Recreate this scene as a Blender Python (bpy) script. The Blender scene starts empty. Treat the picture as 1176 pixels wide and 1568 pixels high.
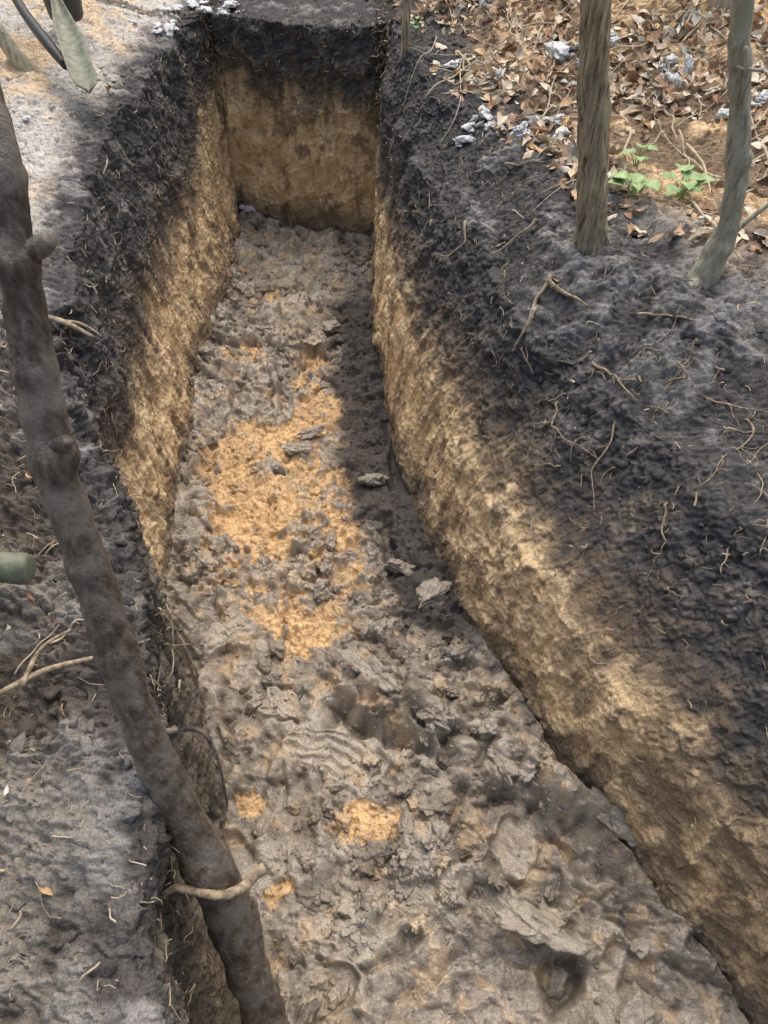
import bpy, bmesh, math, random, time
import numpy as np
from mathutils import Vector, kdtree
T0=time.time()
rng=np.random.default_rng(7); random.seed(7)
scene=bpy.context.scene
f32=np.float32
# ---------------------------------------------------------------- noise
TAB=rng.random(64*64*64).astype(f32)*2-1
def vn(p,scale,seed=0):
    if not hasattr(scale,'__len__'): scale=(scale,)*3
    a=0.6+seed*0.37; ca,sa=math.cos(a),math.sin(a)
    x=p[0]*scale[0]; y=p[1]*scale[1]; z=p[2]*scale[2]
    if scale[0]==scale[2]:
        x,z=ca*x+sa*z, -sa*x+ca*z
    x,y=ca*x-sa*y+seed*17.3, sa*x+ca*y+seed*5.7
    z=z+seed*9.1
    xi=np.floor(x);yi=np.floor(y);zi=np.floor(z)
    fx=(x-xi).astype(f32);fy=(y-yi).astype(f32);fz=(z-zi).astype(f32)
    xi=xi.astype(np.int32);yi=yi.astype(np.int32);zi=zi.astype(np.int32)
    fx=fx*fx*(3-2*fx);fy=fy*fy*(3-2*fy);fz=fz*fz*(3-2*fz)
    x0=(xi&63);x1=((xi+1)&63);y0=(yi&63)<<6;y1=((yi+1)&63)<<6;z0=(zi&63)<<12;z1=((zi+1)&63)<<12
    def row(yy,zz):
        b=yy+zz
        v0=TAB[x0+b];v1=TAB[x1+b]
        return v0+(v1-v0)*fx
    a0=row(y0,z0);a1=row(y1,z0);a0=a0+(a1-a0)*fy
    b0=row(y0,z1);b1=row(y1,z1);b0=b0+(b1-b0)*fy
    return a0+(b0-a0)*fz
def fbm(p,scale,octs,seed=0,gain=0.5):
    t=0;amp=1;n=0
    for i in range(octs):
        k=2.07**i
        s=tuple(c*k for c in scale) if hasattr(scale,'__len__') else scale*k
        t=t+amp*vn(p,s,seed+i*1.7);n+=amp;amp*=gain
    return t/n
def sst(a,b,x):
    t=np.clip((x-a)/(b-a),0,1);return t*t*(3-2*t)
H2=rng.random((4,256*256)).astype(f32)
def cells(x,y,scale,seed,tilt=0.5,dome=.45):
    sx,sy=scale if hasattr(scale,'__len__') else (scale,scale)
    x=x*sx+seed*13.7;y=y*sy+seed*7.1
    xi=np.floor(x).astype(np.int32);yi=np.floor(y).astype(np.int32)
    d1=np.full(x.shape,9.,f32);d2=np.full(x.shape,9.,f32);h=np.zeros(x.shape,f32)
    for dx in(-1,0,1):
        for dy in(-1,0,1):
            cx=xi+dx;cy=yi+dy
            k=((cx*73+cy*151+int(seed*31))&255)+(((cy*37-cx*11)&255)<<8)
            rx=(x-(cx+H2[0][k])).astype(f32);ry=(y-(cy+H2[1][k])).astype(f32)
            d=np.sqrt(rx*rx+ry*ry)
            ang=H2[3][k]*6.283
            hh=H2[2][k]+tilt*(np.cos(ang)*rx+np.sin(ang)*ry)-dome*d*d
            m=d<d1
            d2=np.where(m,d1,np.minimum(d2,d))
            h=np.where(m,hh,h);d1=np.where(m,d,d1)
    return h,(d2-d1)
# ---------------------------------------------------------------- trench layout (metres; z=0 trench floor, ~0.7 ground level)
yk=np.array([-1.6,-.5,.12,.28,.44,.58,.77,1.0,1.29,1.6,2.04,2.54,2.92])
Lb=np.array([-.10,-.14,-.19,-.245,-.31,-.36,-.44,-.545,-.585,-.605,-.585,-.575,-.60])
Lt=np.array([-.10,-.17,-.228,-.268,-.29,-.355,-.452,-.58,-.665,-.70,-.73,-.70,-.645])
yr=np.array([-1.6,-.5,.15,.35,.57,.78,1.07,1.3,1.74,2.05,2.3,2.92])
R0=np.array([1.1,.9,.645,.512,.385,.29,.165,.09,.004,-.02,-.03,-.035])
R3=np.array([1.15,.95,.70,.566,.445,.355,.245,.18,.045,.012,.0,-.02])
R6=np.array([1.35,1.15,.90,.79,.69,.60,.46,.33,.195,.11,.05,.01])
R7=np.array([1.7,1.5,1.2,1.1,1.05,.98,.82,.64,.41,.29,.17,.06])
yu=np.linspace(-1.6,3.2,961)
wob=np.random.default_rng(3)
def smt(yk,v,w=0.):
    a=np.interp(yu,yk,v);k=np.hanning(41);k/=k.sum()
    ap=np.pad(a,20,mode='edge');a=np.convolve(ap,k,mode='valid')
    if w:
        r=wob.normal(0,1,961+60);kk=np.hanning(61);r=np.convolve(r,kk/np.sqrt((kk**2).sum()),mode='valid')
        a=a+w*r[:961]
    return lambda y:np.interp(y,yu,a)
fLb,fLt=smt(yk,Lb,.009),smt(yk,Lt,.014)
f0,f3,f6,f7=smt(yr,R0,.009),smt(yr,R3,.006),smt(yr,R6,.013),smt(yr,R7,.02)
def G(x,y):
    g=0.70+0.10*sst(-.7,-1.3,x)*sst(1.2,2.2,y)
    g=g+0.04*sst(.6,1.2,x)
    g=g+0.42*sst(2.1,3.9,y+0.45*np.clip(x,-.3,2.))*sst(-.35,.7,x)
    g=g+0.10*sst(3.0,4.5,y)
    g=g-0.03*sst(1.0,.4,y)*sst(0,-.5,x)
    return g
ys=[-12,-7,-4.5,-3,-2.2,-1.6,-1.2,-.9,-.6,-.4,-.3,-.2,-.14,-.1]
y=-.07
while y<2.915:
    ys.append(y); y+=0.0015+0.0005*max(y,0)
ys=np.array(ys);n_a=len(ys)
NE=230
ew=np.linspace(0,1,NE+1)[1:]
ys_e=2.92+0.04*ew
tail=[2.963]
while tail[-1]<4.4: tail.append(tail[-1]+.006)
d=.02
while tail[-1]<60: tail.append(tail[-1]+d);d*=1.22
tail=np.array(tail)
Y=np.concatenate([ys,ys_e,tail]);E=np.concatenate([np.zeros(n_a),ew,np.ones(len(tail))])
NR=len(Y)
def geo(n0,step,far):
    o=[0.]
    for i in range(n0): o.append(o[-1]+step)
    d=step
    while o[-1]<far: d*=1.15;o.append(o[-1]+d)
    return np.array(o)
oL=geo(200,.0035,45)[1:][::-1]; oR=geo(310,.0042,45)[1:]
nL,nF,nW=270,400,350
cL,cF,cR=len(oL),len(oL)+nL,len(oL)+nL+nF
NC=cR+nW+len(oR)
X=np.zeros((NR,NC));Z=np.zeros((NR,NC))
yc=np.clip(Y,-1.6,2.92)
lb,lt=fLb(yc),fLt(yc);r0,r3,r6,r7=f0(yc),f3(yc),f6(yc),f7(yc)
X[:,:cL]=lt[:,None]-oL[None]
t=np.linspace(0,1,nL,endpoint=False)
under=0.05*np.sin(np.pi*t)[None]*sst(.7,.4,Y)[:,None]
X[:,cL:cF]=lt[:,None]+(lb-lt)[:,None]*t[None]-under
gl=G(lt,Y)
Z[:,cL:cF]=gl[:,None]*(1-t[None])
t=np.linspace(0,1,nF,endpoint=False)
X[:,cF:cR]=lb[:,None]+(r0-lb)[:,None]*t[None]
t=np.linspace(0,1,nW,endpoint=False)
tz=np.array([0,.37,.74,1.0]);zz=np.array([0,.3,.6,.71])
Z[:,cR:cR+nW]=np.interp(t,tz,zz)[None]*(G(r7,Y)/.71)[:,None]
xs=np.stack([r0,r3,r6,r7],1)
for i in range(3):
    m=(t>=tz[i])&(t<tz[i+1]);u=(t[m]-tz[i])/(tz[i+1]-tz[i])
    X[:,cR:cR+nW][:,m]=xs[:,i:i+1]+(xs[:,i+1:i+2]-xs[:,i:i+1])*u[None]
X[:,cR+nW:]=r7[:,None]+np.concatenate([[0.0],oR[:-1]])[None]
YY=np.repeat(Y[:,None],NC,1)
YY=YY-.20*sst(-.60,.0,X)*sst(2.0,2.9,YY)*sst(6,4,YY)      # end wall is cut askew
gg=G(X,YY)
out=np.zeros(NC,bool);out[:cL]=True;out[cR+nW:]=True
Z[:,out]=gg[:,out]
Z=Z+E[:,None]*(gg-Z)
def blur(A,n,k=15):
    ker=np.hanning(k+2)[1:-1];ker/=ker.sum();h=k//2
    for _ in range(n):
        B=np.zeros_like(A);P=np.pad(A,((0,0),(h,h)),mode='edge')
        for i,w in enumerate(ker): B+=w*P[:,i:i+A.shape[1]]
        A=B
    return A
a,b=cL-60,cR+nW+60
X[:,a:b]=blur(X[:,a:b],2);Z[:,a:b]=blur(Z[:,a:b],2)
ra,rb_=n_a-60,n_a+NE+60
Z[ra:rb_]=blur(Z[ra:rb_].T,2,11).T
X=X.astype(f32);Z=Z.astype(f32);YY=YY.astype(f32)
dXu,dXv=np.gradient(X,axis=0),np.gradient(X,axis=1)
dYu,dYv=np.gradient(YY,axis=0),np.gradient(YY,axis=1)
dZu,dZv=np.gradient(Z,axis=0),np.gradient(Z,axis=1)
nx=dYv*dZu-dZv*dYu;ny=dZv*dXu-dXv*dZu;nz=dXv*dYu-dYv*dXu
nl=np.sqrt(nx*nx+ny*ny+nz*nz)+1e-12
nx/=nl;ny/=nl;nz/=nl
S=np.cumsum(np.sqrt(dXv**2+dZv**2),axis=1);S=(S-S[:,(cF+cR)//2][:,None]).astype(f32)
T=np.cumsum(np.sqrt(dYu**2+dZu**2),axis=0).astype(f32)
T=(T-T[20][None]).astype(f32)
del dXu,dXv,dYu,dYv,dZu,dZv
P=(X,YY,Z)
flat=sst(.55,.85,nz)
floorw=flat*sst(.25,.10,Z)*(1-E[:,None])
wallw=1-sst(.45,.75,nz)
topw=np.clip(1-floorw-wallw,0,1)*sst(.4,.6,Z)
n1=fbm(P,7,3,1);n2=fbm(P,28,3,2);n3=fbm(P,95,3,3,.6)
streak=fbm(P,(48,48,7),3,4,.6)
streak2=fbm(P,(18,18,2.5),2,5)
wT=T+.012*n2+.005*n3;wS=S+.012*vn(P,30,6)+.005*vn(P,100,7)
sc_w,_=cells(wS,wT,(4,12),1.1,.30,.1)
ch1,ce1=cells(wS,wT,36,2.2,.9,.6)
ch2,ce2=cells(wS,wT,95,3.3,1.0,.6)
print('cells',time.time()-T0)
D=np.zeros_like(X)
hi=sst(.30,.48,Z+.08*n1)
pit=sst(.25,.5,fbm(P,40,2,8))
D+=wallw*(0.014*n1+0.006*n2+0.004*streak*(1-hi)+0.006*streak2+.012*sc_w)
D+=wallw*(1-hi)*(.0022*ch2+.005*ch1*sst(.0,.5,n1+n2)-.009*pit*sst(.0,.3,n1)+.0014*n3)
D+=wallw*hi*(0.004*ch1+.0045*ch2+.007*n2+.001*n3-.007*pit)
D+=topw*(0.018*n1+0.011*n2+.006*ch1*sst(-.1,.4,n1)+.005*ch2)
rb=sst(.45,.65,Z)*sst(.1,.5,X)*sst(2.3,1.5,YY)
D+=rb*(0.026*vn(P,5.5,11)+0.010*vn(P,14,12)+.005*ch1*sst(0,.4,n1)-.006*pit)
lbk=sst(.5,.65,Z)*sst(-.2,-.5,X)*sst(1.4,1.0,YY)
D+=lbk*(.028*vn(P,8,13)+.012*n2+.012*ch1*sst(.0,.5,vn(P,6,14))+.004*ch2-.006*pit)
# ---- floor
fs=slice(cF-40,cR+60)
fx,fy,fz=X[:,fs],YY[:,fs],Z[:,fs]
FP=(fx,fy,fz)
def blur2(A,k):
    A=A.astype(f32)
    ker=np.hanning(k+2)[1:-1];ker/=ker.sum();h=k//2
    B=np.zeros_like(A);Pd=np.pad(A,((0,0),(h,h)),mode='edge')
    for i,w in enumerate(ker): B+=(w*Pd[:,i:i+A.shape[1]]).astype(f32)
    A=B;B=np.zeros_like(A);Pd=np.pad(A,((h,h),(0,0)),mode='edge')
    for i,w in enumerate(ker): B+=(w*Pd[i:i+A.shape[0]]).astype(f32)
    return B
q1=vn(FP,14,20);q2=vn(FP,14,22);q3=vn(FP,45,21);q4=vn(FP,45,23)
wx=fx+.030*q1+.009*q3;wy=fy+.030*q2+.009*q4
h1,e1=cells(wx,wy,8,1.3,.8,.4);h2,e2=cells(wx,wy,18,2.9,1.0,.4);h3,e3=cells(wx,wy,44,4.1,1.2,.4);h4,e4=cells(wx,wy,105,5.7,1.1,.5)
def ell(cx,cy,rx,ry,ang=0):
    c,s=math.cos(ang),math.sin(ang)
    u=((fx-cx)*c+(fy-cy)*s)/rx;v=(-(fx-cx)*s+(fy-cy)*c)/ry
    return np.sqrt(u*u+v*v)
nse=fbm(FP,16,5,30,.65)
sand=np.zeros_like(fx)
for e in [(-.33,1.60,.25,.12,.1),(-.25,1.30,.18,.30,0),(-.22,1.06,.14,.16,0),(-.16,1.78,.12,.12,0),(-.44,1.5,.12,.16,0),
          (-.20,.93,.07,.07,0),(-.03,.49,.07,.05,.2),(-.28,.53,.035,.03,0),(-.47,2.0,.07,.06,0),(-.25,1.95,.08,.08,0),(-.12,2.2,.06,.05,0),(-.2,.36,.03,.03,0),(-.4,2.35,.05,.05,0)]:
    sand=np.maximum(sand,sst(1.15,.85,ell(*e)+nse*1.15))
over=sst(.0,.2,vn(FP,10,33)+.7*vn(FP,26,34)+.5*vn(FP,70,34.5)+.10*(h2-.5)-.11)
sand=sand*(1-.95*over*(fy>.75))
amp=np.clip(0.55+.6*sst(-.5,.5,vn(FP,4,35)),0,1)
amp=amp*(1-.72*sand)
crumbly=sst(-.05,.35,vn(FP,9,47)+.5*vn(FP,22,49))
fold=(1-np.abs(vn((wx,wy,fz),20,48)))**2
F=blur2(amp*(.030*h1+.021*h2),11)
F+=blur2(amp*(.011*h3*(.3+.7*crumbly)),5)
F+=blur2(amp*(.0055*h4*crumbly),3)
F+=amp*(.010*fold*(1-.5*crumbly)+.009*fbm(FP,24,3,43))
F+=-amp*0.013*blur2(sst(.14,.0,e2)*sst(-.2,.4,q3),5)
F+=sand*(.006*h3+.003*h4)
F+=.030*vn(FP,4.5,36)
ax,ay,bx,by=-.06,.83,.52,.42
dx,dy=bx-ax,by-ay;L=math.hypot(dx,dy)
uu=((fx-ax)*dx+(fy-ay)*dy)/L;vv=-((fx-ax)*dy-(fy-ay)*dx)/L
ww=vv+.03*vn(FP,9,37)
rid=sst(-.06,.06,uu)*sst(L+.08,L-.05,uu)
F+=rid*(0.065*np.exp(-(ww/.05)**2)-0.045*np.exp(-((ww+.085)/.026)**2)*sst(.45,.1,uu))
t=(fx-fLb(fy))/(f0(fy)-fLb(fy))
F+=.04*sst(.8,1.0,t)*sst(1.5,.9,fy)+.02*sst(.2,0,t)
F+=.03*sst(.16,.0,2.92-.2*sst(-.6,0,fx)-fy)*(.6+.6*blur2(h2,9))
eh=ell(.33,.225,.045,.06,-.5)+.35*vn(FP,18,41)
F+=-.045*sst(1.0,.4,eh)
smear=np.zeros_like(fx)
for (cx,cy,rx,ry,ang,fr,k_) in [(-.12,.65,.10,.055,-.25,95,1.7),(-.37,.94,.065,.04,.5,110,1.4),(.12,.92,.05,.04,.8,120,.7),(.04,.34,.06,.04,.3,110,.8),(-.32,2.3,.06,.05,0,90,.8),(.22,.75,.04,.05,.6,110,.8),(.25,.45,.05,.035,-.6,100,.6),(-.10,.2,.05,.04,.2,90,.8),(-.25,.75,.05,.03,-.3,110,.8)]:
    m=sst(1.15,.85,ell(cx,cy,rx,ry,ang)+.40*vn(FP,26,38)+.2*vn(FP,60,38.5))
    yy2=-(fx-cx)*math.sin(ang)+(fy-cy)*math.cos(ang)+2.2*(fx-cx)**2+.006*vn(FP,30,42)
    ph=yy2*fr*.55
    tgt=.025+.25*yy2+.0028*k_*(np.abs((ph%1)-.5)*2)*sst(-.6,.2,vn(FP,16,50))+.006*vn(FP,35,39)
    F=F*(1-m)+m*tgt;smear=np.maximum(smear,m)
F-=.035
F+=.0022*fbm(FP,150,2,40)
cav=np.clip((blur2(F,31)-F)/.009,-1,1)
FL=floorw[:,fs]
Zadd=np.zeros_like(X);Zadd[:,fs]=FL*F
Xadd=np.zeros_like(X);Yadd=np.zeros_like(X)
Xadd[:,fs]=FL*(.013*q1+.006*q3);Yadd[:,fs]=FL*(.013*q2+.006*q4)
PX=X+nx*D+Xadd;PY=YY+ny*D+Yadd;PZ=Z+nz*D+Zadd
print('disp',time.time()-T0)
# ---------------------------------------------------------------- colours
def c(*v): return np.array(v,f32)
def mixc(A,B,m): return A+(np.broadcast_to(B,A.shape)-A)*m[...,None]
def full(v,s): return np.broadcast_to(v,s+(3,)).astype(f32).copy()
SANDW=c(.83,.635,.40);SANDW2=c(.64,.46,.265);BRN=c(.28,.21,.145);HUM=c(.10,.096,.097);HUML=c(.31,.305,.30)
MUD=c(.285,.245,.20);MUDD=c(.115,.095,.077);SANDF=c(.80,.55,.30);GREY=c(.62,.59,.55)
C=full(HUM,X.shape)
C=mixc(C,c(.18,.17,.168),sst(.05,.45,n2*.6+n3*.5+n1*.4))
side=sst(-.3,0,X)
hb=.335+.02*side+.05*n1+.06*streak2+.04*streak
hb=hb+.15*sst(2.4,2.9,YY)
low=sst(.05,-.05,PZ-hb+.05*n2)
sv=np.clip(.5+.7*streak+.7*n2+.4*n1,0,1)
wcol=mixc(full(SANDW2,X.shape),SANDW,sv)
mot=fbm(P,(22,22,14),4,50,.6)
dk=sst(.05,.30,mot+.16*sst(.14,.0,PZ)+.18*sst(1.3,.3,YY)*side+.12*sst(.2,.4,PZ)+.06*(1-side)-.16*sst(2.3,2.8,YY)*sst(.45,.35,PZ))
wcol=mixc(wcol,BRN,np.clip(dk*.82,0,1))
tr=sst(.20,-.02,PZ-hb-.12*n2-.08*streak)
C=mixc(C,BRN*.68,tr*.75)
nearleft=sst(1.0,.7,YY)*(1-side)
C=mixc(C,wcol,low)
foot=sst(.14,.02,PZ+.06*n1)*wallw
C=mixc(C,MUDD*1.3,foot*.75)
C=mixc(C,mixc(full(c(.09,.077,.065),X.shape),c(.17,.145,.117),sst(-.1,.4,n2+n1)),nearleft*sst(.72,.6,Z)*.95)  # near left wall darkened: shade of the recess painted into its colour
lit=sst(.45,.95,nz)*sst(.55,.66,Z)*sst(-.05,.5,n1*1.0+n2*.8+.0)  # upward-facing humus in patches, lightened as if lit, in the colour itself
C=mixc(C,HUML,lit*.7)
Yc=np.clip(YY,-1.6,2.92)
lg=sst(.02,.14,fLt(Yc)-X+.05*n2)*sst(.5,.65,Z)
lcol=mixc(full(GREY,X.shape),c(.76,.60,.42),sst(.0,.35,n1+.4*n2+.35*sst(-.85,-1.2,X)-.05)*sst(1.1,1.5,YY))
nearg=sst(1.6,1.2,YY)
lcol=mixc(lcol,c(.24,.22,.195),nearg)
lcol=mixc(lcol,c(.115,.096,.08),nearg*sst(-.15,.25,-n1-.6*n2+.3*sst(.55,.8,YY)))
C=mixc(C,lcol,lg*.92)
rg=sst(.05,.3,X-f7(Yc))*sst(1.3,1.75,YY+.3*n1)*sst(.6,.68,Z)
rcol=mixc(full(c(.26,.19,.13),X.shape),c(.76,.56,.35),sst(-.2,.2,n1+.4*n2+.5*sst(2.1,2.8,YY)-.1))
C=mixc(C,rcol,rg)
FC=full(MUD,fx.shape)
fn=fbm(FP,12,4,60,.6)
FC=mixc(FC,MUDD,np.clip(sst(0,.5,fn)*.4+.75*np.clip(cav,0,1),0,1))  # random mud tone; crevices also darkened, their shade put into the colour
FC=mixc(FC,c(.46,.415,.355),sst(.0,.45,-fn+.35*(h2-.4)-.3*cav)*.6)
FC=mixc(FC,c(.56,.41,.25),sst(.16,.36,fbm(FP,30,3,61))*.5)
sc=mixc(full(SANDF,fx.shape),c(.60,.41,.22),sst(-.2,.5,fbm(FP,60,2,62)))
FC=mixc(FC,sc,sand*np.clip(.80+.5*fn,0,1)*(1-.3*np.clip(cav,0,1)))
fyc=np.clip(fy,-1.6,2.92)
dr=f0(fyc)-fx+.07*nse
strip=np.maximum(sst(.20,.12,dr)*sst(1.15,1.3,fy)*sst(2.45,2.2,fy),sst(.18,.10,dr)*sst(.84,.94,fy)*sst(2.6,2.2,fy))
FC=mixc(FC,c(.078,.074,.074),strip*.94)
FC=mixc(FC,c(.42,.36,.285),smear*.6)
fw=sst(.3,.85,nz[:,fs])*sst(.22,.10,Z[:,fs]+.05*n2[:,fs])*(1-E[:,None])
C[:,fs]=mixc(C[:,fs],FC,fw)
C*= (1+.20*n3+.15*n2)[...,None]
C=np.clip(C,.015,.84)
W=np.zeros_like(X);W[:,fs]=fw*(1-sand)*(1-strip)
W=np.clip(W*(.85+.55*vn(P,14,70)),0,1)
W=np.maximum(W,wallw*.3*sst(.16,.05,PZ))
print('col',time.time()-T0)
# ---------------------------------------------------------------- mesh helpers
def mesh_np(name,co,faces,nv=4,attrs=None,smooth=True,parent=None):
    me=bpy.data.meshes.new(name)
    co=np.asarray(co,f32);faces=np.asarray(faces,np.int32)
    me.vertices.add(len(co));me.vertices.foreach_set('co',co.ravel())
    n=len(faces);me.loops.add(n*nv);me.loops.foreach_set('vertex_index',faces.ravel())
    me.polygons.add(n);me.polygons.foreach_set('loop_start',np.arange(0,n*nv,nv,dtype=np.int32))
    try: me.polygons.foreach_set('loop_total',np.full(n,nv,np.int32))
    except Exception: pass
    me.polygons.foreach_set('use_smooth',np.full(n,smooth))
    for k,v in (attrs or {}).items():
        if v.ndim==2:
            at=me.attributes.new(k,'FLOAT_COLOR','POINT')
            vv=np.ones((len(co),4),f32);vv[:,:3]=v;at.data.foreach_set('color',vv.ravel())
        else:
            at=me.attributes.new(k,'FLOAT','POINT');at.data.foreach_set('value',v.astype(f32))
    me.update(calc_edges=True)
    ob=bpy.data.objects.new(name,me);scene.collection.objects.link(ob)
    if parent: ob.parent=parent
    return ob
def nodes(name):
    m=bpy.data.materials.new(name);m.use_nodes=True;nt=m.node_tree
    return m,nt,nt.nodes['Principled BSDF']
def N(nt,t,**k):
    n=nt.nodes.new(t)
    for a,b in k.items():
        if a in n.inputs.keys(): n.inputs[a].default_value=b
        else: setattr(n,a,b)
    return n
def mrange(nt,src,a,b,c_,d):
    r=N(nt,'ShaderNodeMapRange')
    for k,v in zip(('From Min','From Max','To Min','To Max'),(a,b,c_,d)): r.inputs[k].default_value=v
    nt.links.new(src,r.inputs['Value']);return r.outputs[0]
def soil(name):
    m,nt,bs=nodes(name);lk=nt.links.new
    at=N(nt,'ShaderNodeAttribute',attribute_name='soil')
    wt=N(nt,'ShaderNodeAttribute',attribute_name='wet')
    tc=N(nt,'ShaderNodeTexCoord')
    no=N(nt,'ShaderNodeTexNoise',Scale=340.,Detail=3.,Roughness=.7);lk(tc.outputs['Object'],no.inputs['Vector'])
    no2=N(nt,'ShaderNodeTexNoise',Scale=110.,Detail=5.,Roughness=.65);lk(tc.outputs['Object'],no2.inputs['Vector'])
    r=mrange(nt,no.outputs['Fac'],.3,.7,.55,1.45)
    mx=N(nt,'ShaderNodeVectorMath',operation='SCALE');lk(at.outputs['Color'],mx.inputs[0]);lk(r,mx.inputs['Scale'])
    lk(mx.outputs[0],bs.inputs['Base Color'])
    wn=N(nt,'ShaderNodeMath',operation='MULTIPLY');lk(wt.outputs['Fac'],wn.inputs[0]);lk(mrange(nt,no2.outputs['Fac'],.38,.56,.3,1.1),wn.inputs[1])
    lk(mrange(nt,wn.outputs[0],0,1,.95,.36),bs.inputs['Roughness'])
    lk(mrange(nt,wn.outputs[0],0,1,.12,.8),bs.inputs['Specular IOR Level'])
    lk(mrange(nt,wn.outputs[0],.25,1,0,.85),bs.inputs['Coat Weight']);bs.inputs['Coat Roughness'].default_value=.16;bs.inputs['Coat IOR'].default_value=1.5
    b1=N(nt,'ShaderNodeBump',Strength=.75,Distance=.004);lk(no2.outputs['Fac'],b1.inputs['Height'])
    b2=N(nt,'ShaderNodeBump',Strength=.5,Distance=.0018);lk(no.outputs['Fac'],b2.inputs['Height']);lk(b1.outputs[0],b2.inputs['Normal'])
    lk(b2.outputs[0],bs.inputs['Normal']);lk(b1.outputs[0],bs.inputs['Coat Normal'])
    return m
M_soil=soil('soil')
co=np.stack([PX.ravel(),PY.ravel(),PZ.ravel()],1);cf=C.reshape(-1,3);wf=W.ravel()
J,I=np.meshgrid(np.arange(NR-1),np.arange(NC-1),indexing='ij')
q=J*NC+I
Fq=np.stack([q,q+1,q+NC+1,q+NC],-1)
tm=(I>=cL)&(I<cR+nW)&(J<n_a+NE)
def sub(name,mask):
    f=Fq[mask];u=np.zeros(len(co),bool);u[f.ravel()]=True
    idx=np.cumsum(u)-1
    ob=mesh_np(name,co[u],idx[f],4,{'soil':cf[u],'wet':wf[u]})
    ob.data.materials.append(M_soil);return ob
sub('trench',tm);sub('ground',~tm)
print('mesh',time.time()-T0)
sj=np.arange(10,NR,5);si=np.arange(cL-200,min(NC,cR+nW+320),5)
sub_idx=(sj[:,None]*NC+si[None]).ravel()
sub_idx=sub_idx[(co[sub_idx,1]<4.8)&(co[sub_idx,1]>-.3)]
SC=co[sub_idx];SN=np.stack([nx.ravel(),ny.ravel(),nz.ravel()],1)[sub_idx];SCOL=cf[sub_idx];SW=wf[sub_idx]
kd=kdtree.KDTree(len(SC))
for i,p in enumerate(SC): kd.insert(p,i)
kd.balance()
xy=kdtree.KDTree(len(SC))
for i in np.where(SN[:,2]>.5)[0]: xy.insert((SC[i,0],SC[i,1],0),int(i))
xy.balance()
def onsurf(x,y,z): i=kd.find((x,y,z))[1];return SC[i],SN[i],SCOL[i]
def ontop(x,y): i=xy.find((x,y,0))[1];return SC[i],SN[i],SCOL[i]
SP=(SC[:,0],SC[:,1],SC[:,2])
# ---------------------------------------------------------------- clods
def ico(sub):
    bm=bmesh.new();bmesh.ops.create_icosphere(bm,subdivisions=sub,radius=1)
    v=np.array([list(a.co) for a in bm.verts],f32);f=np.array([[b.index for b in a.verts] for a in bm.faces],np.int32);bm.free();return v,f
ICO={k:ico(k) for k in (2,3,4,5)}
def clods(name,pts,rad,cols,wet,mat,sub=3,flatk=.7,sink=.25,shape=None,yaw=None,pitch=None,nz=1.,cut=(.45,.85),fine=.10):
    V,Fc=ICO[sub]
    pts=np.asarray(pts,f32);rad=np.asarray(rad,f32)
    n=len(pts);nv=len(V)
    A=np.repeat(V[None],n,0)
    for k in range(8):
        d=rng.normal(size=(n,3)).astype(f32);d/=np.linalg.norm(d,axis=1,keepdims=True)
        off=rng.uniform(cut[0],cut[1],n).astype(f32)
        dot=np.einsum('nvk,nk->nv',A,d)
        ex=np.clip(dot-off[:,None],0,None)
        A=A-(ex*.95)[...,None]*d[:,None]
    Q=A+rng.random((n,1,3)).astype(f32)*30
    q=(Q[...,0],Q[...,1],Q[...,2])
    k=1+nz*(.40*fbm(q,1.5,2,3)+.34*fbm(q,3.4,2,9)+(fine*fbm(q,11,3,12) if sub>3 else 0))
    A=A*k[...,None]
    if shape is None:
        s=rng.uniform(.65,1.35,(n,1,3)).astype(f32);s[...,2]*=flatk
    else: s=np.asarray(shape,f32).reshape(n,1,3)
    A=A*s
    an=rng.random(n)*6.28 if yaw is None else np.asarray(yaw)
    ti=rng.normal(0,.5,n) if pitch is None else np.asarray(pitch)
    ca,sa=np.cos(an)[:,None],np.sin(an)[:,None];ct,st=np.cos(ti)[:,None],np.sin(ti)[:,None]
    x,y,z=A[...,0],A[...,1],A[...,2]
    y,z=ct*y-st*z,st*y+ct*z
    x,y=ca*x-sa*y,sa*x+ca*y
    A=np.stack([x,y,z],-1)*rad[:,None,None]
    A=A+pts[:,None];A[...,2]+=(rad*sink)[:,None]
    Fa=Fc[None]+(np.arange(n)*nv)[:,None,None]
    cc=np.repeat(cols[:,None],nv,1)*rng.uniform(.85,1.1,(n,1,1)).astype(f32)
    ob=mesh_np(name,A.reshape(-1,3),Fa.reshape(-1,3),3,{'soil':cc.reshape(-1,3),'wet':np.repeat(wet,nv)})
    ob.data.materials.append(mat);return ob
isf=(SN[:,2]>.6)&(SC[:,2]<.18)&(SC[:,1]<2.9)&(SC[:,1]>.0)
def choose(mask,n,w=None):
    ix=np.where(mask)[0];p=None
    if w is not None: p=w[ix]/w[ix].sum()
    return rng.choice(ix,n,p=p)
clump=np.clip(.1+vn(SP,7,80),0.02,1)*(.35+SW)
ix=choose(isf,480,clump);r=.006+.020*rng.random(len(ix))**2
clods('mud_clods',SC[ix],r.astype(f32),SCOL[ix],(SW[ix]*.9).astype(f32),M_soil,4,sink=-.05,nz=1.4)
ix=choose(isf,4200,clump*.5+.1);r=.0018+.005*rng.random(len(ix))**2
clods('soil_crumbs',SC[ix],r.astype(f32),SCOL[ix],(SW[ix]*.7).astype(f32),M_soil,2,sink=.0,nz=1.3)
ist=(SN[:,2]>.3)&(SC[:,2]>.5)&(SC[:,0]<1.8)&(SC[:,0]>-1.6)&(SC[:,1]>.1)&(SC[:,1]<4)
ix=choose(ist,5200,.1+np.clip(vn(SP,6,81)+.1,0,1));r=.002+.012*rng.random(len(ix))**3.5
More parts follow.
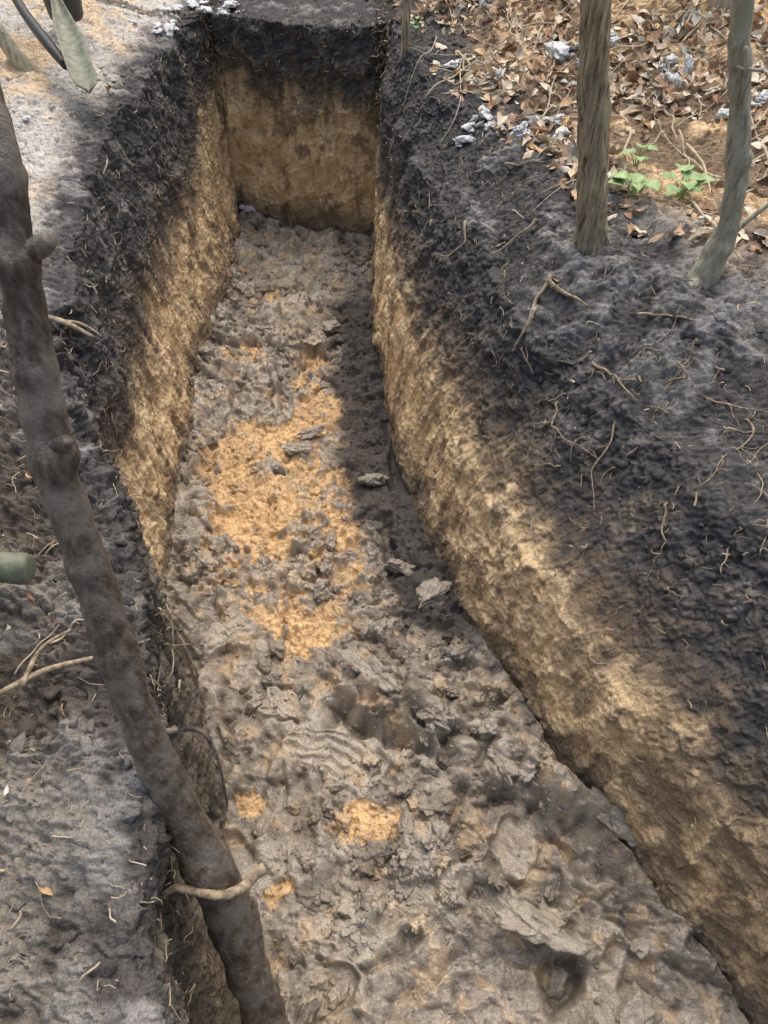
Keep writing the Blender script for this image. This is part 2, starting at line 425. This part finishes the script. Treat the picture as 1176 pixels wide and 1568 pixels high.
clods('humus_clods',SC[ix],r.astype(f32),SCOL[ix],(SW[ix]*0).astype(f32),M_soil,2,sink=.0,nz=1.4)
sl=[(.47,.455,.075,.052,(1.4,.8,.5),-.6,.3),(-.02,.80,.045,.047,(1.6,.6,.45),-.6,.5),(.28,.30,.035,.05,(1.3,.7,.45),-.3,-.5),(.10,.70,.045,.04,(1.3,.8,.5),-.6,.2),
    (.24,.60,.05,.045,(1.2,.8,.5),-.7,0),(.35,.53,.05,.04,(1.1,.8,.5),-.5,.3),(.11,1.02,.03,.045,(1.1,.8,.5),.4,.2),(.03,1.12,.015,.032,(1.2,.8,.5),-.4,0),(-.03,1.42,.015,.032,(1.3,.7,.5),.3,0),
    (-.42,2.12,.005,.03,(1.2,.8,.5),.2,0),(-.20,1.63,.005,.034,(1.5,.5,.4),.5,.2),(-.26,1.55,.005,.03,(1.3,.6,.4),-.2,.2),(-.19,2.15,.005,.03,(1.1,.8,.5),.2,0),
    (.42,.16,.03,.05,(1.2,.8,.5),.8,0)]
pp=np.array([s[:3] for s in sl],f32);n=len(sl)
cl=np.array([[.32,.28,.23] for s in sl],f32)
clods('clay_slabs',pp,[s[3] for s in sl],cl,np.full(n,.85,f32),M_soil,5,shape=[s[4] for s in sl],yaw=[s[5] for s in sl],pitch=[s[6] for s in sl],sink=-.05,nz=1.3,cut=(.4,.9),fine=.07)
# ---------------------------------------------------------------- tubes
def tube(pts,rad,seg=16,res=6,nz_amp=.08,nsc=30,seed=0,knots=()):
    pts=np.array(pts,float);rad=np.array(rad,float)
    n=len(pts);ts=np.linspace(0,n-1,(n-1)*res+1)
    out=[]
    for t in ts:
        i=min(int(t),n-2);u=t-i
        p0=pts[max(i-1,0)];p1=pts[i];p2=pts[i+1];p3=pts[min(i+2,n-1)]
        out.append(.5*((2*p1)+(-p0+p2)*u+(2*p0-5*p1+4*p2-p3)*u*u+(-p0+3*p1-3*p2+p3)*u**3))
    C_=np.array(out);R=np.interp(ts,np.arange(n),rad)
    Tn=np.gradient(C_,axis=0);Tn/=np.linalg.norm(Tn,axis=1,keepdims=True)+1e-9
    ref=np.array([0.31,.2,.93]) if abs(Tn[0][2])<.8 else np.array([1.,0.1,0])
    A=np.cross(Tn,ref);A/=np.linalg.norm(A,axis=1,keepdims=True);B=np.cross(Tn,A)
    for (tk,ak,wk) in knots: R=R*(1+ak*np.exp(-((ts-tk)/wk)**2))
    th=np.linspace(0,2*np.pi,seg,endpoint=False)
    ring=np.cos(th)[None,:,None]*A[:,None]+np.sin(th)[None,:,None]*B[:,None]
    V=C_[:,None]+ring*R[:,None,None]
    if nz_amp>0:
        q=(V[...,0].astype(f32),V[...,1].astype(f32),V[...,2].astype(f32))
        V=V+ring*(R[:,None]*nz_amp*(fbm(q,nsc,3,seed)*1.5))[...,None]
    m=len(ts);J,I=np.meshgrid(np.arange(m-1),np.arange(seg),indexing='ij')
    Fc=np.stack([J*seg+I,J*seg+(I+1)%seg,(J+1)*seg+(I+1)%seg,(J+1)*seg+I],-1).reshape(-1,4)
    V=np.concatenate([V.reshape(-1,3),C_[-1:],C_[:1]]);k=m*seg
    return V,Fc,[((m-1)*seg+i,(m-1)*seg+(i+1)%seg,k) for i in range(seg)]+[((i+1)%seg,i,k+1) for i in range(seg)]
def tubes_obj(name,lst,mat,parent=None):
    V=[];Fs=[];o=0
    for v,f,cp in lst:
        V.append(v);Fs+= (f+o).tolist()+[tuple(a+o for a in t) for t in cp];o+=len(v)
    me=bpy.data.meshes.new(name);me.from_pydata(np.concatenate(V).tolist(),[],Fs)
    me.polygons.foreach_set('use_smooth',[True]*len(me.polygons));me.materials.append(mat)
    ob=bpy.data.objects.new(name,me);scene.collection.objects.link(ob)
    if parent: ob.parent=parent
    return ob
def bark(name,c1,c2,c3,rough=.75,sc=60,green=None,bump=.8,aniso=.15,spec=.3,gpos=(.5,.66)):
    m,nt,bs=nodes(name);lk=nt.links.new
    tc=N(nt,'ShaderNodeTexCoord');mp=N(nt,'ShaderNodeMapping');mp.inputs['Scale'].default_value=(1,1,aniso);lk(tc.outputs['Object'],mp.inputs[0])
    no=N(nt,'ShaderNodeTexNoise',Scale=float(sc),Detail=6.,Roughness=.7);lk(mp.outputs[0],no.inputs['Vector'])
    big=N(nt,'ShaderNodeTexNoise',Scale=16.,Detail=5.,Roughness=.65);lk(tc.outputs['Object'],big.inputs['Vector'])
    cr=N(nt,'ShaderNodeValToRGB');e=cr.color_ramp.elements;e[0].position=.36;e[0].color=(*c1,1);e[1].position=.64;e[1].color=(*c3,1);k=e.new(.5);k.color=(*c2,1)
    lk(no.outputs['Fac'],cr.inputs[0])
    last=cr.outputs[0]
    if green:
        mx=N(nt,'ShaderNodeMix',data_type='RGBA')
        lk(mrange(nt,big.outputs['Fac'],gpos[0],gpos[1],0,.75),mx.inputs[0]);lk(last,mx.inputs[6]);mx.inputs[7].default_value=(*green,1);last=mx.outputs[2]
    lk(last,bs.inputs['Base Color']);bs.inputs['Roughness'].default_value=rough;bs.inputs['Specular IOR Level'].default_value=spec
    bp=N(nt,'ShaderNodeBump',Strength=bump,Distance=.005);lk(no.outputs['Fac'],bp.inputs['Height']);lk(bp.outputs[0],bs.inputs['Normal'])
    return m
M_barkA=bark('bark_furrowed',(.11,.08,.06),(.44,.35,.24),(.68,.58,.42),.85,130,(.44,.42,.23),1.,.10)
M_barkB=bark('bark_grey',(.26,.23,.175),(.46,.43,.33),(.58,.55,.44),.7,90,(.38,.38,.25),.7,.3)
M_barkD=bark('bark_dark_wet',(.045,.033,.027),(.105,.082,.066),(.23,.195,.16),.40,80,(.24,.215,.185),.8,.35,.6,(.49,.62))
M_pale=bark('bark_pale',(.4,.33,.22),(.56,.48,.35),(.7,.62,.5),.8,60,None,.4)
M_root=bark('root_skin',(.17,.125,.09),(.36,.285,.20),(.56,.47,.35),.85,90,None,.4,1)
tr_=[(-.40,.78,1.62),(-.36,.70,1.45),(-.329,.655,1.352),(-.307,.605,1.284),(-.312,.572,1.217),(-.316,.540,1.139),(-.317,.501,1.054),(-.308,.462,.962),(-.293,.414,.863),(-.270,.349,.743),(-.243,.297,.634),(-.209,.239,.508),(-.183,.167,.356),(-.162,.105,.212),(-.15,.07,-.03)]
rr_=[.012,.0135,.0145,.0155,.0162,.018,.0195,.020,.0205,.0215,.0235,.028,.029,.030,.035]
leaf=[tube(tr_,rr_,36,16,.17,42,3,[(4.1,.30,.14),(6.1,.24,.18),(8.2,.14,.12),(10.6,.2,.22),(3.2,.12,.1),(7.2,.12,.1),(9.3,.12,.08),(5.2,.1,.08)])]
leaf.append(tube([(-.314,.572,1.217),(-.292,.576,1.222),(-.28,.578,1.228)],[.013,.010,.006],12,4,.25,60))
leaf.append(tube([(-.318,.50,1.06),(-.30,.495,1.068),(-.292,.495,1.075)],[.014,.009,.005],12,4,.25,60))
leaf.append(tube([(-.27,.35,.743),(-.235,.36,.742),(-.205,.352,.75),(-.19,.33,.72),(-.185,.30,.66)],[.005,.0035,.0028,.002,.0012],8,5,.15,80))
leaf.append(tube([(-.235,.36,.742),(-.225,.375,.77),(-.205,.385,.79)],[.0035,.0025,.001],8,4,.1))
tubes_obj('leaning_sapling',leaf,M_barkD)
tubes_obj('root_stub',[tube([(-.275,.228,.55),(-.255,.235,.560),(-.225,.228,.568),(-.195,.226,.566),(-.175,.240,.545),(-.160,.254,.55),(-.150,.260,.552)],[.003,.0045,.005,.0058,.0062,.007,.008],12,6,.2,60)],M_root)
s1=[tube([(.47,1.515,.60),(.455,1.515,.70),(.44,1.515,.78),(.41,1.517,.93),(.375,1.52,1.12),(.345,1.525,1.35),(.30,1.54,1.8),(.27,1.56,2.5)],[.05,.037,.0305,.028,.0258,.024,.021,.015],44,16,.22,(80,80,16),8)]
s1.append(tube([(.40,1.517,.93),(.365,1.49,.99),(.35,1.47,1.10),(.34,1.44,1.3)],[.008,.005,.004,.002],8,4,.1))
s1.append(tube([(.29,1.54,1.8),(.4,1.6,2.1),(.6,1.7,2.5)],[.012,.008,.004],10,5,.1))
tubes_obj('sapling',s1,M_barkA)
s2=[tube([(.62,1.33,.62),(.648,1.345,.69),(.665,1.352,.76),(.668,1.36,.83),(.643,1.37,.945),(.605,1.375,1.06),(.568,1.38,1.18),(.52,1.40,1.5),(.5,1.45,2.3)],[.04,.03,.0235,.021,.0195,.0175,.017,.015,.01],28,12,.14,50,12,[(3.9,.22,.12),(5.3,.2,.08),(2.1,.12,.2)])]
s2.append(tube([(.643,1.37,.945),(.625,1.36,.99),(.6,1.35,1.08),(.585,1.352,1.12)],[.007,.005,.004,.0035],8,5,.1))
s2.append(tube([(.60,1.39,1.085),(.585,1.352,1.09),(.625,1.355,1.085),(.632,1.385,1.088)],[.003,.003,.003,.002],6,4,.1))
s2.append(tube([(.66,1.352,.76),(.70,1.37,.80),(.76,1.38,.86)],[.008,.006,.004],8,5,.1))
s2.append(tube([(.648,1.34,.70),(.60,1.30,.685),(.55,1.24,.665)],[.018,.012,.006],10,5,.15))
tubes_obj('sapling.001',s2,M_barkB)
tubes_obj('sapling.002',[tube([(.06,2.52,.66),(.063,2.52,.75),(.07,2.53,.95),(.08,2.54,1.4),(.1,2.56,2.2)],[.014,.0125,.012,.011,.006],14,6,.1)],M_barkA)
tubes_obj('sapling.003',[tube([(.95,2.42,.78),(.93,2.42,.95),(.86,2.43,1.12),(.80,2.44,1.3),(.75,2.45,1.8)],[.045,.036,.032,.03,.02],20,8,.08)],M_pale)
tubes_obj('sapling.004',[tube([(-1.0,2.30,.74),(-1.04,2.3,.83),(-1.11,2.31,.98),(-1.2,2.32,1.3),(-1.3,2.35,2.0)],[.028,.022,.02,.02,.014],18,8,.1)],M_barkB)
tubes_obj('sapling.005',[tube([(-1.0,2.1,.72),(-1.05,2.14,.80),(-1.12,2.2,.95),(-1.2,2.25,1.2)],[.018,.016,.014,.012],12,8,.1)],M_pale)
def walk(p,d,n,step,wob,drag=.2):
    p=np.array(p,float);d=np.array(d,float);d/=np.linalg.norm(d);o=[p.copy()]
    for i in range(n):
        d=d+rng.normal(0,wob,3);d/=np.linalg.norm(d);p=p+d*step
        s,nn,_=onsurf(*p);q=s+nn*.006
        dist=np.dot(p-s,nn)
        if dist<.002: p=p+nn*(.004-dist)
        else: p=p+(q-p)*drag
        o.append(p.copy())
    return o
def taper(n,a,b): return np.linspace(a,b,n)
rt=[]
def addroot(p,d,n,step,wob,a,b,drag=.3):
    w=walk(p,d,n,step,wob,drag);rt.append(tube(w,taper(len(w),a,b),7,3,.15,60));return w
for p,d in [((.53,1.10,.60),(1,-.1,-.05)),((.52,1.08,.6),(.3,.3,.4)),((.60,1.08,.6),(1,-.5,-.2)),((.66,1.02,.58),(.6,-1,-.5)),((.50,1.1,.56),(-.4,-.4,-.6)),((.62,.98,.55),(.2,-.8,-.7)),((.70,.85,.55),(-.2,-.8,-.7)),((.58,.9,.5),(.5,-.3,-.7)),((.45,1.15,.55),(1,-.3,0)),((.40,1.2,.5),(.3,-.6,-.6))]:
    w=addroot(p,d,10,.022,.28,.0027,.0006,.4)
    for k in(3,5): addroot(w[k],rng.normal(0,1,3)+np.array([0,-.3,-.3]),6,.013,.4,.0013,.0004)
for p,d in [((.36,1.42,.66),(-.4,-.5,-.6)),((.33,1.36,.62),(-.2,-.7,-.7)),((.35,1.40,.66),(.5,-.6,-.2))]:
    addroot(p,d,6,.02,.15,.006,.002,.2)
for k in range(90):
    yy=rng.uniform(.6,2.8);zz=rng.uniform(.40,.70);xx=f6(yy) if k%2 else fLt(yy)
    w=addroot((xx,yy,zz),(rng.normal(0,.6),rng.normal(0,1),-.7),6,.013,.38,rng.uniform(.0009,.0024),.0004,.12)
for p,d in [((.42,1.2,.60),(.4,-1,-.1)),((.5,1.25,.68),(.8,-.3,.1)),((.2,1.72,.62),(.1,-.9,-.7)),((.35,1.62,.68),(-.5,-.3,-.4)),((.3,1.85,.70),(.8,-.3,0))]:
    addroot(p,d,8,.018,.2,.0035,.001,.3)
tubes_obj('exposed_roots',rt,M_root)
rt=[]
rt.append(tube([(-.74,1.22,.70),(-.69,1.215,.705),(-.62,1.20,.70),(-.555,1.175,.68)],[.007,.0065,.0055,.003],10,6,.12))
rt.append(tube([(-.63,1.20,.70),(-.585,1.2,.695),(-.55,1.19,.675)],[.004,.003,.002],8,4,.1))
rt.append(tube([(-.67,.96,.62),(-.60,.975,.63),(-.52,.985,.62)],[.0045,.004,.002],8,5,.1))
rt.append(tube([(-.62,.85,.62),(-.55,.86,.66),(-.50,.86,.655)],[.004,.0035,.002],8,5,.1))
rt.append(tube([(-.52,.40,.70),(-.47,.42,.715),(-.43,.455,.705),(-.36,.48,.70),(-.32,.52,.67)],[.004,.0035,.004,.003,.0015],9,6,.25,60))
rt.append(tube([(-.45,.43,.71),(-.44,.48,.715),(-.42,.52,.695)],[.004,.0025,.0015],9,6,.25,60))
tubes_obj('broken_twigs',rt,M_root)
rt=[]
for i in range(400):
    x=rng.uniform(.15,1.7);y=rng.uniform(1.5,3.9)
    lft=i>330
    if lft: x=rng.uniform(-1.4,-.45);y=rng.uniform(.2,2.6)
    if x<f7(min(y,2.9))+.03 and x>-.3: continue
    a=rng.random()*6.28;L=rng.uniform(.03,.10) if lft else rng.uniform(.05,.32);o=[]
    x0,y0=x,y;bad=False
    for k in range(6):
        s,nn,_=ontop(x0,y0);o.append((x0,y0,s[2]+.004+(.004 if lft else .014)*rng.random()));x0+=math.cos(a)*L/5;y0+=math.sin(a)*L/5;a+=rng.normal(0,.22)
        if s[2]<.6 or (lft and x0>fLt(y0)-.04): bad=True
    if bad: continue
    r0_=rng.uniform(.0008,.002) if lft else rng.uniform(.0012,.004);rt.append(tube(o,taper(6,r0_,r0_*.45),6,3,.1))
tubes_obj('fallen_twigs',rt,M_pale)
Vf=[];Ff=[];o=0
wallm=(SC[:,2]>.25)&(SC[:,1]<3.0)&(SC[:,1]>.1)&(SC[:,0]<1.3)&(SC[:,0]>-1.2)
wgt=.12+sst(.35,.6,SC[:,2])*.8+.8*np.clip(vn(SP,5,90),0,1)
ix=choose(wallm,4600,wgt)
for i in ix:
    p=SC[i].astype(float);n_=SN[i];L=rng.uniform(.006,.035)*(1 if rng.random()<.88 else 2.2);k=6
    d=rng.normal(0,1,3);d[2]-=.4;d-=n_*np.dot(d,n_)*.7;d/=np.linalg.norm(d)
    r_=rng.uniform(.0004,.0011)*(1 if rng.random()<.88 else 2.2);pp=p+n_*.004
    ring=[]
    for j in range(k):
        ring.append(pp.copy());d=d+rng.normal(0,.35,3);d/=np.linalg.norm(d);pp=pp+d*L/k
        if j<k-1:
            h=np.dot(pp-p,n_)
            if h<.004: pp=pp+n_*(.005-h)
            if h>.014: pp=pp-n_*(h-.014)*.6
    ring=np.array(ring);tt=np.gradient(ring,axis=0);tt/=np.linalg.norm(tt,axis=1,keepdims=True)+1e-9
    A=np.cross(tt,n_);A/=np.linalg.norm(A,axis=1,keepdims=True)+1e-9;B=np.cross(tt,A)
    for q_ in range(3):
        an=q_*2.094;Vf.append(ring+(A*math.cos(an)+B*math.sin(an))*r_)
    for j in range(k-1):
        for q_ in range(3):
            q2=(q_+1)%3;Ff.append((o+q_*k+j,o+q2*k+j,o+q2*k+j+1,o+q_*k+j+1))
    o+=3*k
M_straw=bark('rootlet_fibre',(.22,.155,.10),(.50,.40,.27),(.78,.68,.53),.8,25,None,.1,1)
ob=mesh_np('rootlets',np.concatenate(Vf),Ff,4);ob.data.materials.append(M_straw)
print('roots',time.time()-T0)
def leafmat(name,rough=.7):
    m,nt,bs=nodes(name);lk=nt.links.new
    at=N(nt,'ShaderNodeAttribute',attribute_name='soil');tc=N(nt,'ShaderNodeTexCoord')
    no=N(nt,'ShaderNodeTexNoise',Scale=150.,Detail=3.);lk(tc.outputs['Object'],no.inputs['Vector'])
    mx=N(nt,'ShaderNodeVectorMath',operation='SCALE');lk(at.outputs['Color'],mx.inputs[0]);lk(mrange(nt,no.outputs['Fac'],0,1,.5,1.5),mx.inputs['Scale']);lk(mx.outputs[0],bs.inputs['Base Color'])
    bs.inputs['Roughness'].default_value=rough;bs.inputs['Specular IOR Level'].default_value=.3
    return m
M_leaf=leafmat('dead_leaf')
def leaves(name,P_,N_,size,cols,mat,lift=.006,curl=1.):
    prof=np.array((0,.45,.85,.98,.85,.5,.0));lob=np.array((0,.55,1.05,.6,1.1,.5,0))
    n=len(P_);L=7;u=np.linspace(-1,1,L)
    V=np.zeros((n,L,3,3))
    for i in range(n):
        w=(prof if rng.random()<.6 else lob)*rng.uniform(.3,.55)
        c1=rng.normal(0,.45)*curl;c2=rng.normal(0.3,.7)*curl;tw=rng.normal(0,.5)
        an=rng.random()*6.28;T_=np.array([math.cos(an),math.sin(an),0]);nn=N_[i]+rng.normal(0,.45,3);nn/=np.linalg.norm(nn)
        T_=T_-nn*np.dot(T_,nn);T_/=np.linalg.norm(T_);S_=np.cross(nn,T_)
        for b,sg in enumerate((-1,0,1)):
            ww=w*sg*rng.uniform(.75,1.1,L)
            V[i,:,b]=P_[i]+nn*lift+size[i]*(u[:,None]*T_+ww[:,None]*S_+nn*(c1*u**2+c2*(abs(sg)*w)+tw*u*sg*w)[:,None])
    J,I=np.meshgrid(np.arange(L-1),np.arange(2),indexing='ij')
    Fc=np.stack([J*3+I,J*3+I+1,(J+1)*3+I+1,(J+1)*3+I],-1).reshape(-1,4)
    Fa=Fc[None]+(np.arange(n)*L*3)[:,None,None]
    cc=np.repeat(cols[:,None],L*3,1)
    ob=mesh_np(name,V.reshape(-1,3),Fa.reshape(-1,4),4,{'soil':cc.reshape(-1,3)});ob.data.materials.append(mat);return ob
lm=(SC[:,0]>f7(np.clip(SC[:,1],-1.6,2.92))+.0)&(SC[:,1]>1.4)&(SC[:,2]>.62)&(SC[:,0]<1.8)&(SC[:,1]<4.2)
lw=np.clip(.25+vn(SP,4,95)+.5*(SC[:,0]-.5),.05,1.2)*sst(1.30,1.75,SC[:,1]+.3*(SC[:,0]-.6))
ix=choose(lm,5600,lw)
pal=np.array([(.70,.57,.42),(.80,.70,.55),(.54,.38,.25),(.36,.21,.13),(.64,.43,.24),(.45,.32,.22),(.82,.77,.67)],f32)
cols=np.clip(pal[rng.choice(7,len(ix),p=[.25,.21,.17,.10,.10,.07,.10])]*rng.uniform(.7,1.15,(len(ix),1)).astype(f32),0,.84)
leaves('leaf_litter',SC[ix],SN[ix],rng.uniform(.007,.030,len(ix)),cols,M_leaf,.008)
lm2=(SC[:,0]<fLt(np.clip(SC[:,1],-1.6,2.92))-.03)&(SC[:,2]>.6)&(SC[:,1]>.2)&(SC[:,1]<3.2)
ix=choose(lm2,300);cols=pal[rng.choice(7,len(ix))]*.8
leaves('leaf_litter.001',SC[ix],SN[ix],rng.uniform(.003,.013,len(ix)),cols,M_leaf)
m,nt,bs=nodes('seedling_leaf');lk=nt.links.new
tc=N(nt,'ShaderNodeTexCoord');no=N(nt,'ShaderNodeTexNoise',Scale=60.,Detail=4.);lk(tc.outputs['Object'],no.inputs['Vector'])
cr=N(nt,'ShaderNodeValToRGB');e=cr.color_ramp.elements;e[0].position=.3;e[0].color=(.18,.30,.10,1);e[1].position=.7;e[1].color=(.38,.54,.25,1);lk(no.outputs['Fac'],cr.inputs[0]);lk(cr.outputs[0],bs.inputs['Base Color'])
bs.inputs['Roughness'].default_value=.55;M_green=m
def seedling(cx,cy,nleaf,hh,size,name='nettle_seedling'):
    s,nn,_=ontop(cx,cy);V=[];Fs=[];o=0
    for k in range(nleaf):
        an=k*2.4+rng.normal(0,.3);rad=size*rng.uniform(.5,1.1);h=hh*rng.uniform(.6,1.1)
        c0=np.array([cx+math.cos(an)*rad*.9,cy+math.sin(an)*rad*.9,s[2]+h])
        T_=np.array([math.cos(an),math.sin(an),rng.uniform(-.3,.25)]);T_/=np.linalg.norm(T_)
        S_=np.cross([0,0,1],T_);S_/=np.linalg.norm(S_);U=np.cross(T_,S_)
        sz=size*rng.uniform(.55,1.)
        m_=13;left=[];right=[];mid=[]
        for j in range(m_):
            u=j/(m_-1);w=.52*math.sin(math.pi*min(1,u*.93+.07)**.75)*(1+.13*(1 if j%2 else -1))
            if j==m_-1:w=0
            z=-.35*(u-.4)**2
            mid.append(c0+sz*((u-.3)*T_+U*(z-.04)));left.append(c0+sz*((u-.3+.03*(j%2))*T_+S_*w+U*(z+w*.22)));right.append(c0+sz*((u-.3+.03*(j%2))*T_-S_*w+U*(z+w*.22)))
        V+=mid+left+right
        for j in range(m_-1):
            Fs.append((o+j,o+j+1,o+m_+j+1,o+m_+j));Fs.append((o+j+1,o+j,o+2*m_+j,o+2*m_+j+1))
        o+=3*m_
        v,f,cp=tube([(cx,cy,s[2]-.01),(cx+math.cos(an)*rad*.3,cy+math.sin(an)*rad*.3,s[2]+h*.7),tuple(c0-T_*sz*.3)],[.0016,.0012,.0008],6,4,0)
        V+=list(v);Fs+=[tuple(int(a)+o for a in t) for t in f]+[tuple(a+o for a in t) for t in cp];o+=len(v)
    me=bpy.data.meshes.new(name);me.from_pydata([tuple(map(float,v)) for v in V],[],Fs);me.polygons.foreach_set('use_smooth',[True]*len(me.polygons));me.materials.append(M_green)
    ob=bpy.data.objects.new(name,me);scene.collection.objects.link(ob)
seedling(.575,1.68,10,.05,.045);seedling(.685,1.67,10,.06,.046);seedling(.61,1.80,6,.05,.032);seedling(.10,2.62,5,.04,.022)
m,nt,bs=nodes('old_snow');lk=nt.links.new
bs.inputs['Roughness'].default_value=.6
tc=N(nt,'ShaderNodeTexCoord');no=N(nt,'ShaderNodeTexNoise',Scale=180.,Detail=4.);lk(tc.outputs['Object'],no.inputs['Vector'])
cr=N(nt,'ShaderNodeValToRGB');e=cr.color_ramp.elements;e[0].position=.36;e[0].color=(.46,.48,.50,1);e[1].position=.55;e[1].color=(.82,.84,.86,1);lk(no.outputs['Fac'],cr.inputs[0]);lk(cr.outputs[0],bs.inputs['Base Color'])
bp=N(nt,'ShaderNodeBump',Strength=1.,Distance=.006);lk(no.outputs['Fac'],bp.inputs['Height']);lk(bp.outputs[0],bs.inputs['Normal']);M_snow=m
pts=[];rad=[]
def clump_(x,y,s,n,r):
    for k in range(n):
        a=rng.random()*6.28;q=s*rng.random()**.7;p,nn,_=ontop(x+q*math.cos(a)*1.5,y+q*math.sin(a));pts.append(p);rad.append(1.6*r*(.25+.75*rng.random()**2))
for x,y,s,n,r in [(.40,2.02,.06,34,.016),(.26,2.08,.04,16,.014),(.55,2.35,.07,30,.018),(.35,2.75,.08,34,.02),(.62,2.75,.09,34,.02),(.15,3.0,.07,22,.02),(.85,2.6,.09,30,.02),(.45,3.1,.11,34,.022),(-.62,2.98,.09,26,.016),(-.75,2.8,.06,16,.013),(-1.0,2.0,.06,14,.012),(.95,2.0,.07,18,.016),(.9,3.0,.14,36,.022),(-.95,2.55,.05,10,.014),(.75,2.2,.05,16,.015),(.2,2.4,.03,10,.011),(.7,3.3,.15,40,.024),(.3,2.3,.04,12,.012)]:
    clump_(x,y,s,n,r)
pts=np.array(pts,f32);rad=np.array(rad,f32)
clods('snow_patches',pts,rad,np.ones((len(pts),3),f32),np.zeros(len(pts),f32),M_snow,3,.42,.5,nz=2.)
def plain(name,col,rough,spec=.5,sc=40,var=.25):
    m,nt,bs=nodes(name);lk=nt.links.new
    tc=N(nt,'ShaderNodeTexCoord');no=N(nt,'ShaderNodeTexNoise',Scale=float(sc),Detail=5.);lk(tc.outputs['Object'],no.inputs['Vector'])
    cr=N(nt,'ShaderNodeValToRGB');e=cr.color_ramp.elements;e[0].position=.35;e[0].color=(*[a*(1-var) for a in col],1);e[1].position=.65;e[1].color=(*[a*(1+var) for a in col],1)
    lk(no.outputs['Fac'],cr.inputs[0]);lk(cr.outputs[0],bs.inputs['Base Color']);bs.inputs['Roughness'].default_value=rough;bs.inputs['Specular IOR Level'].default_value=spec
    return m
M_tg=plain('tool_green_grey',(.17,.185,.13),.5,.5,60,.35);M_tb=plain('tool_black_metal',(.03,.032,.034),.45)
em=bpy.data.objects.new('spade',None);scene.collection.objects.link(em)
tubes_obj('shaft',[tube([(-1.12,2.62,.93),(-1.03,2.45,.87),(-.92,2.28,.835),(-.84,2.17,.81)],[.012,.013,.015,.012],14,6,0)],M_tb,em)
A0=np.array([-.905,2.40,.90]);A1=np.array([-.755,2.05,.785]);ax_=(A1-A0);Lb_=np.linalg.norm(ax_);ax_/=Lb_
upv=np.array([.25,-.45,.86]);sd_=np.cross(ax_,upv);sd_/=np.linalg.norm(sd_);upn=np.cross(sd_,ax_)
bm=bmesh.new();g=[]
for j in range(19):
    u=j/18;w=.012+.020*min(1,u/.35)+.003*u
    if u>.80: w*=math.sqrt(max(0,1-((u-.80)/.203)**2))
    rowv=[]
    for k in range(9):
        s=(k-4)/4
        p_=A0+ax_*(Lb_*u)+sd_*(w*s)+upn*(.012*s*s-.02*math.sin(u*3.1)*.6)
        rowv.append(bm.verts.new(p_))
    g.append(rowv)
for j in range(18):
    for k in range(8): bm.faces.new((g[j][k],g[j][k+1],g[j+1][k+1],g[j+1][k]))
bmesh.ops.recalc_face_normals(bm,faces=bm.faces)
me=bpy.data.meshes.new('blade');bm.to_mesh(me);bm.free();me.polygons.foreach_set('use_smooth',[True]*len(me.polygons));me.materials.append(M_tg)
ob=bpy.data.objects.new('blade',me);scene.collection.objects.link(ob);ob.parent=em
md=ob.modifiers.new('thick','SOLIDIFY');md.thickness=.004;md=ob.modifiers.new('b','BEVEL');md.width=.001
tubes_obj('tool_handle',[tube([(-.78,.60,.76),(-.60,.585,.765),(-.52,.575,.765),(-.472,.57,.765),(-.462,.569,.765)],[.014,.016,.02,.0215,.012],18,6,0)],M_tg)
prof=[(.0,.0),(.045,.0),(.05,.01),(.06,.11),(.068,.11),(.068,.13),(.062,.13),(.06,.115),(.05,.02),(0,.02)]
V=[];Fs=[];sg=32
for r_,z_ in prof:
    for k in range(sg): V.append((-.96+r_*math.cos(k*6.2832/sg),2.60+r_*math.sin(k*6.2832/sg),.79+z_))
for j in range(len(prof)-1):
    for k in range(sg): Fs.append((j*sg+k,j*sg+(k+1)%sg,(j+1)*sg+(k+1)%sg,(j+1)*sg+k))
me=bpy.data.meshes.new('plant_pot');me.from_pydata(V,[],Fs);me.polygons.foreach_set('use_smooth',[True]*len(Fs));me.materials.append(M_tb)
scene.collection.objects.link(bpy.data.objects.new('plant_pot',me))
# ---------------------------------------------------------------- light
EL,ROT=math.radians(64),math.radians(8)
w=bpy.data.worlds.new('World');scene.world=w;w.use_nodes=True;nt=w.node_tree
sky=nt.nodes.new('ShaderNodeTexSky');sky.sky_type='NISHITA';sky.sun_disc=False;sky.sun_elevation=EL;sky.sun_rotation=ROT;sky.dust_density=8;sky.air_density=1.6;sky.ozone_density=1.2
nt.links.new(sky.outputs[0],nt.nodes['Background'].inputs[0]);nt.nodes['Background'].inputs[1].default_value=.15
sd=bpy.data.lights.new('sun','SUN');sd.energy=1.5;sd.angle=math.radians(70);sd.color=(1,.97,.92)
so=bpy.data.objects.new('sun',sd);scene.collection.objects.link(so)
dirv=Vector((math.sin(ROT)*math.cos(EL),math.cos(ROT)*math.cos(EL),math.sin(EL)))
so.rotation_euler=dirv.to_track_quat('Z','Y').to_euler()
scene.view_settings.view_transform='Standard';scene.view_settings.look='None';scene.view_settings.exposure=0
cd=bpy.data.cameras.new('camera');cd.sensor_fit='VERTICAL';cd.sensor_height=36;cd.lens=36*1141/1568;cd.clip_end=500;cd.clip_start=.02
cam=bpy.data.objects.new('camera',cd);scene.collection.objects.link(cam);cam.location=(0,0,1.56);cam.rotation_euler=(math.radians(40),0,0)
scene.camera=cam
print('done',time.time()-T0)
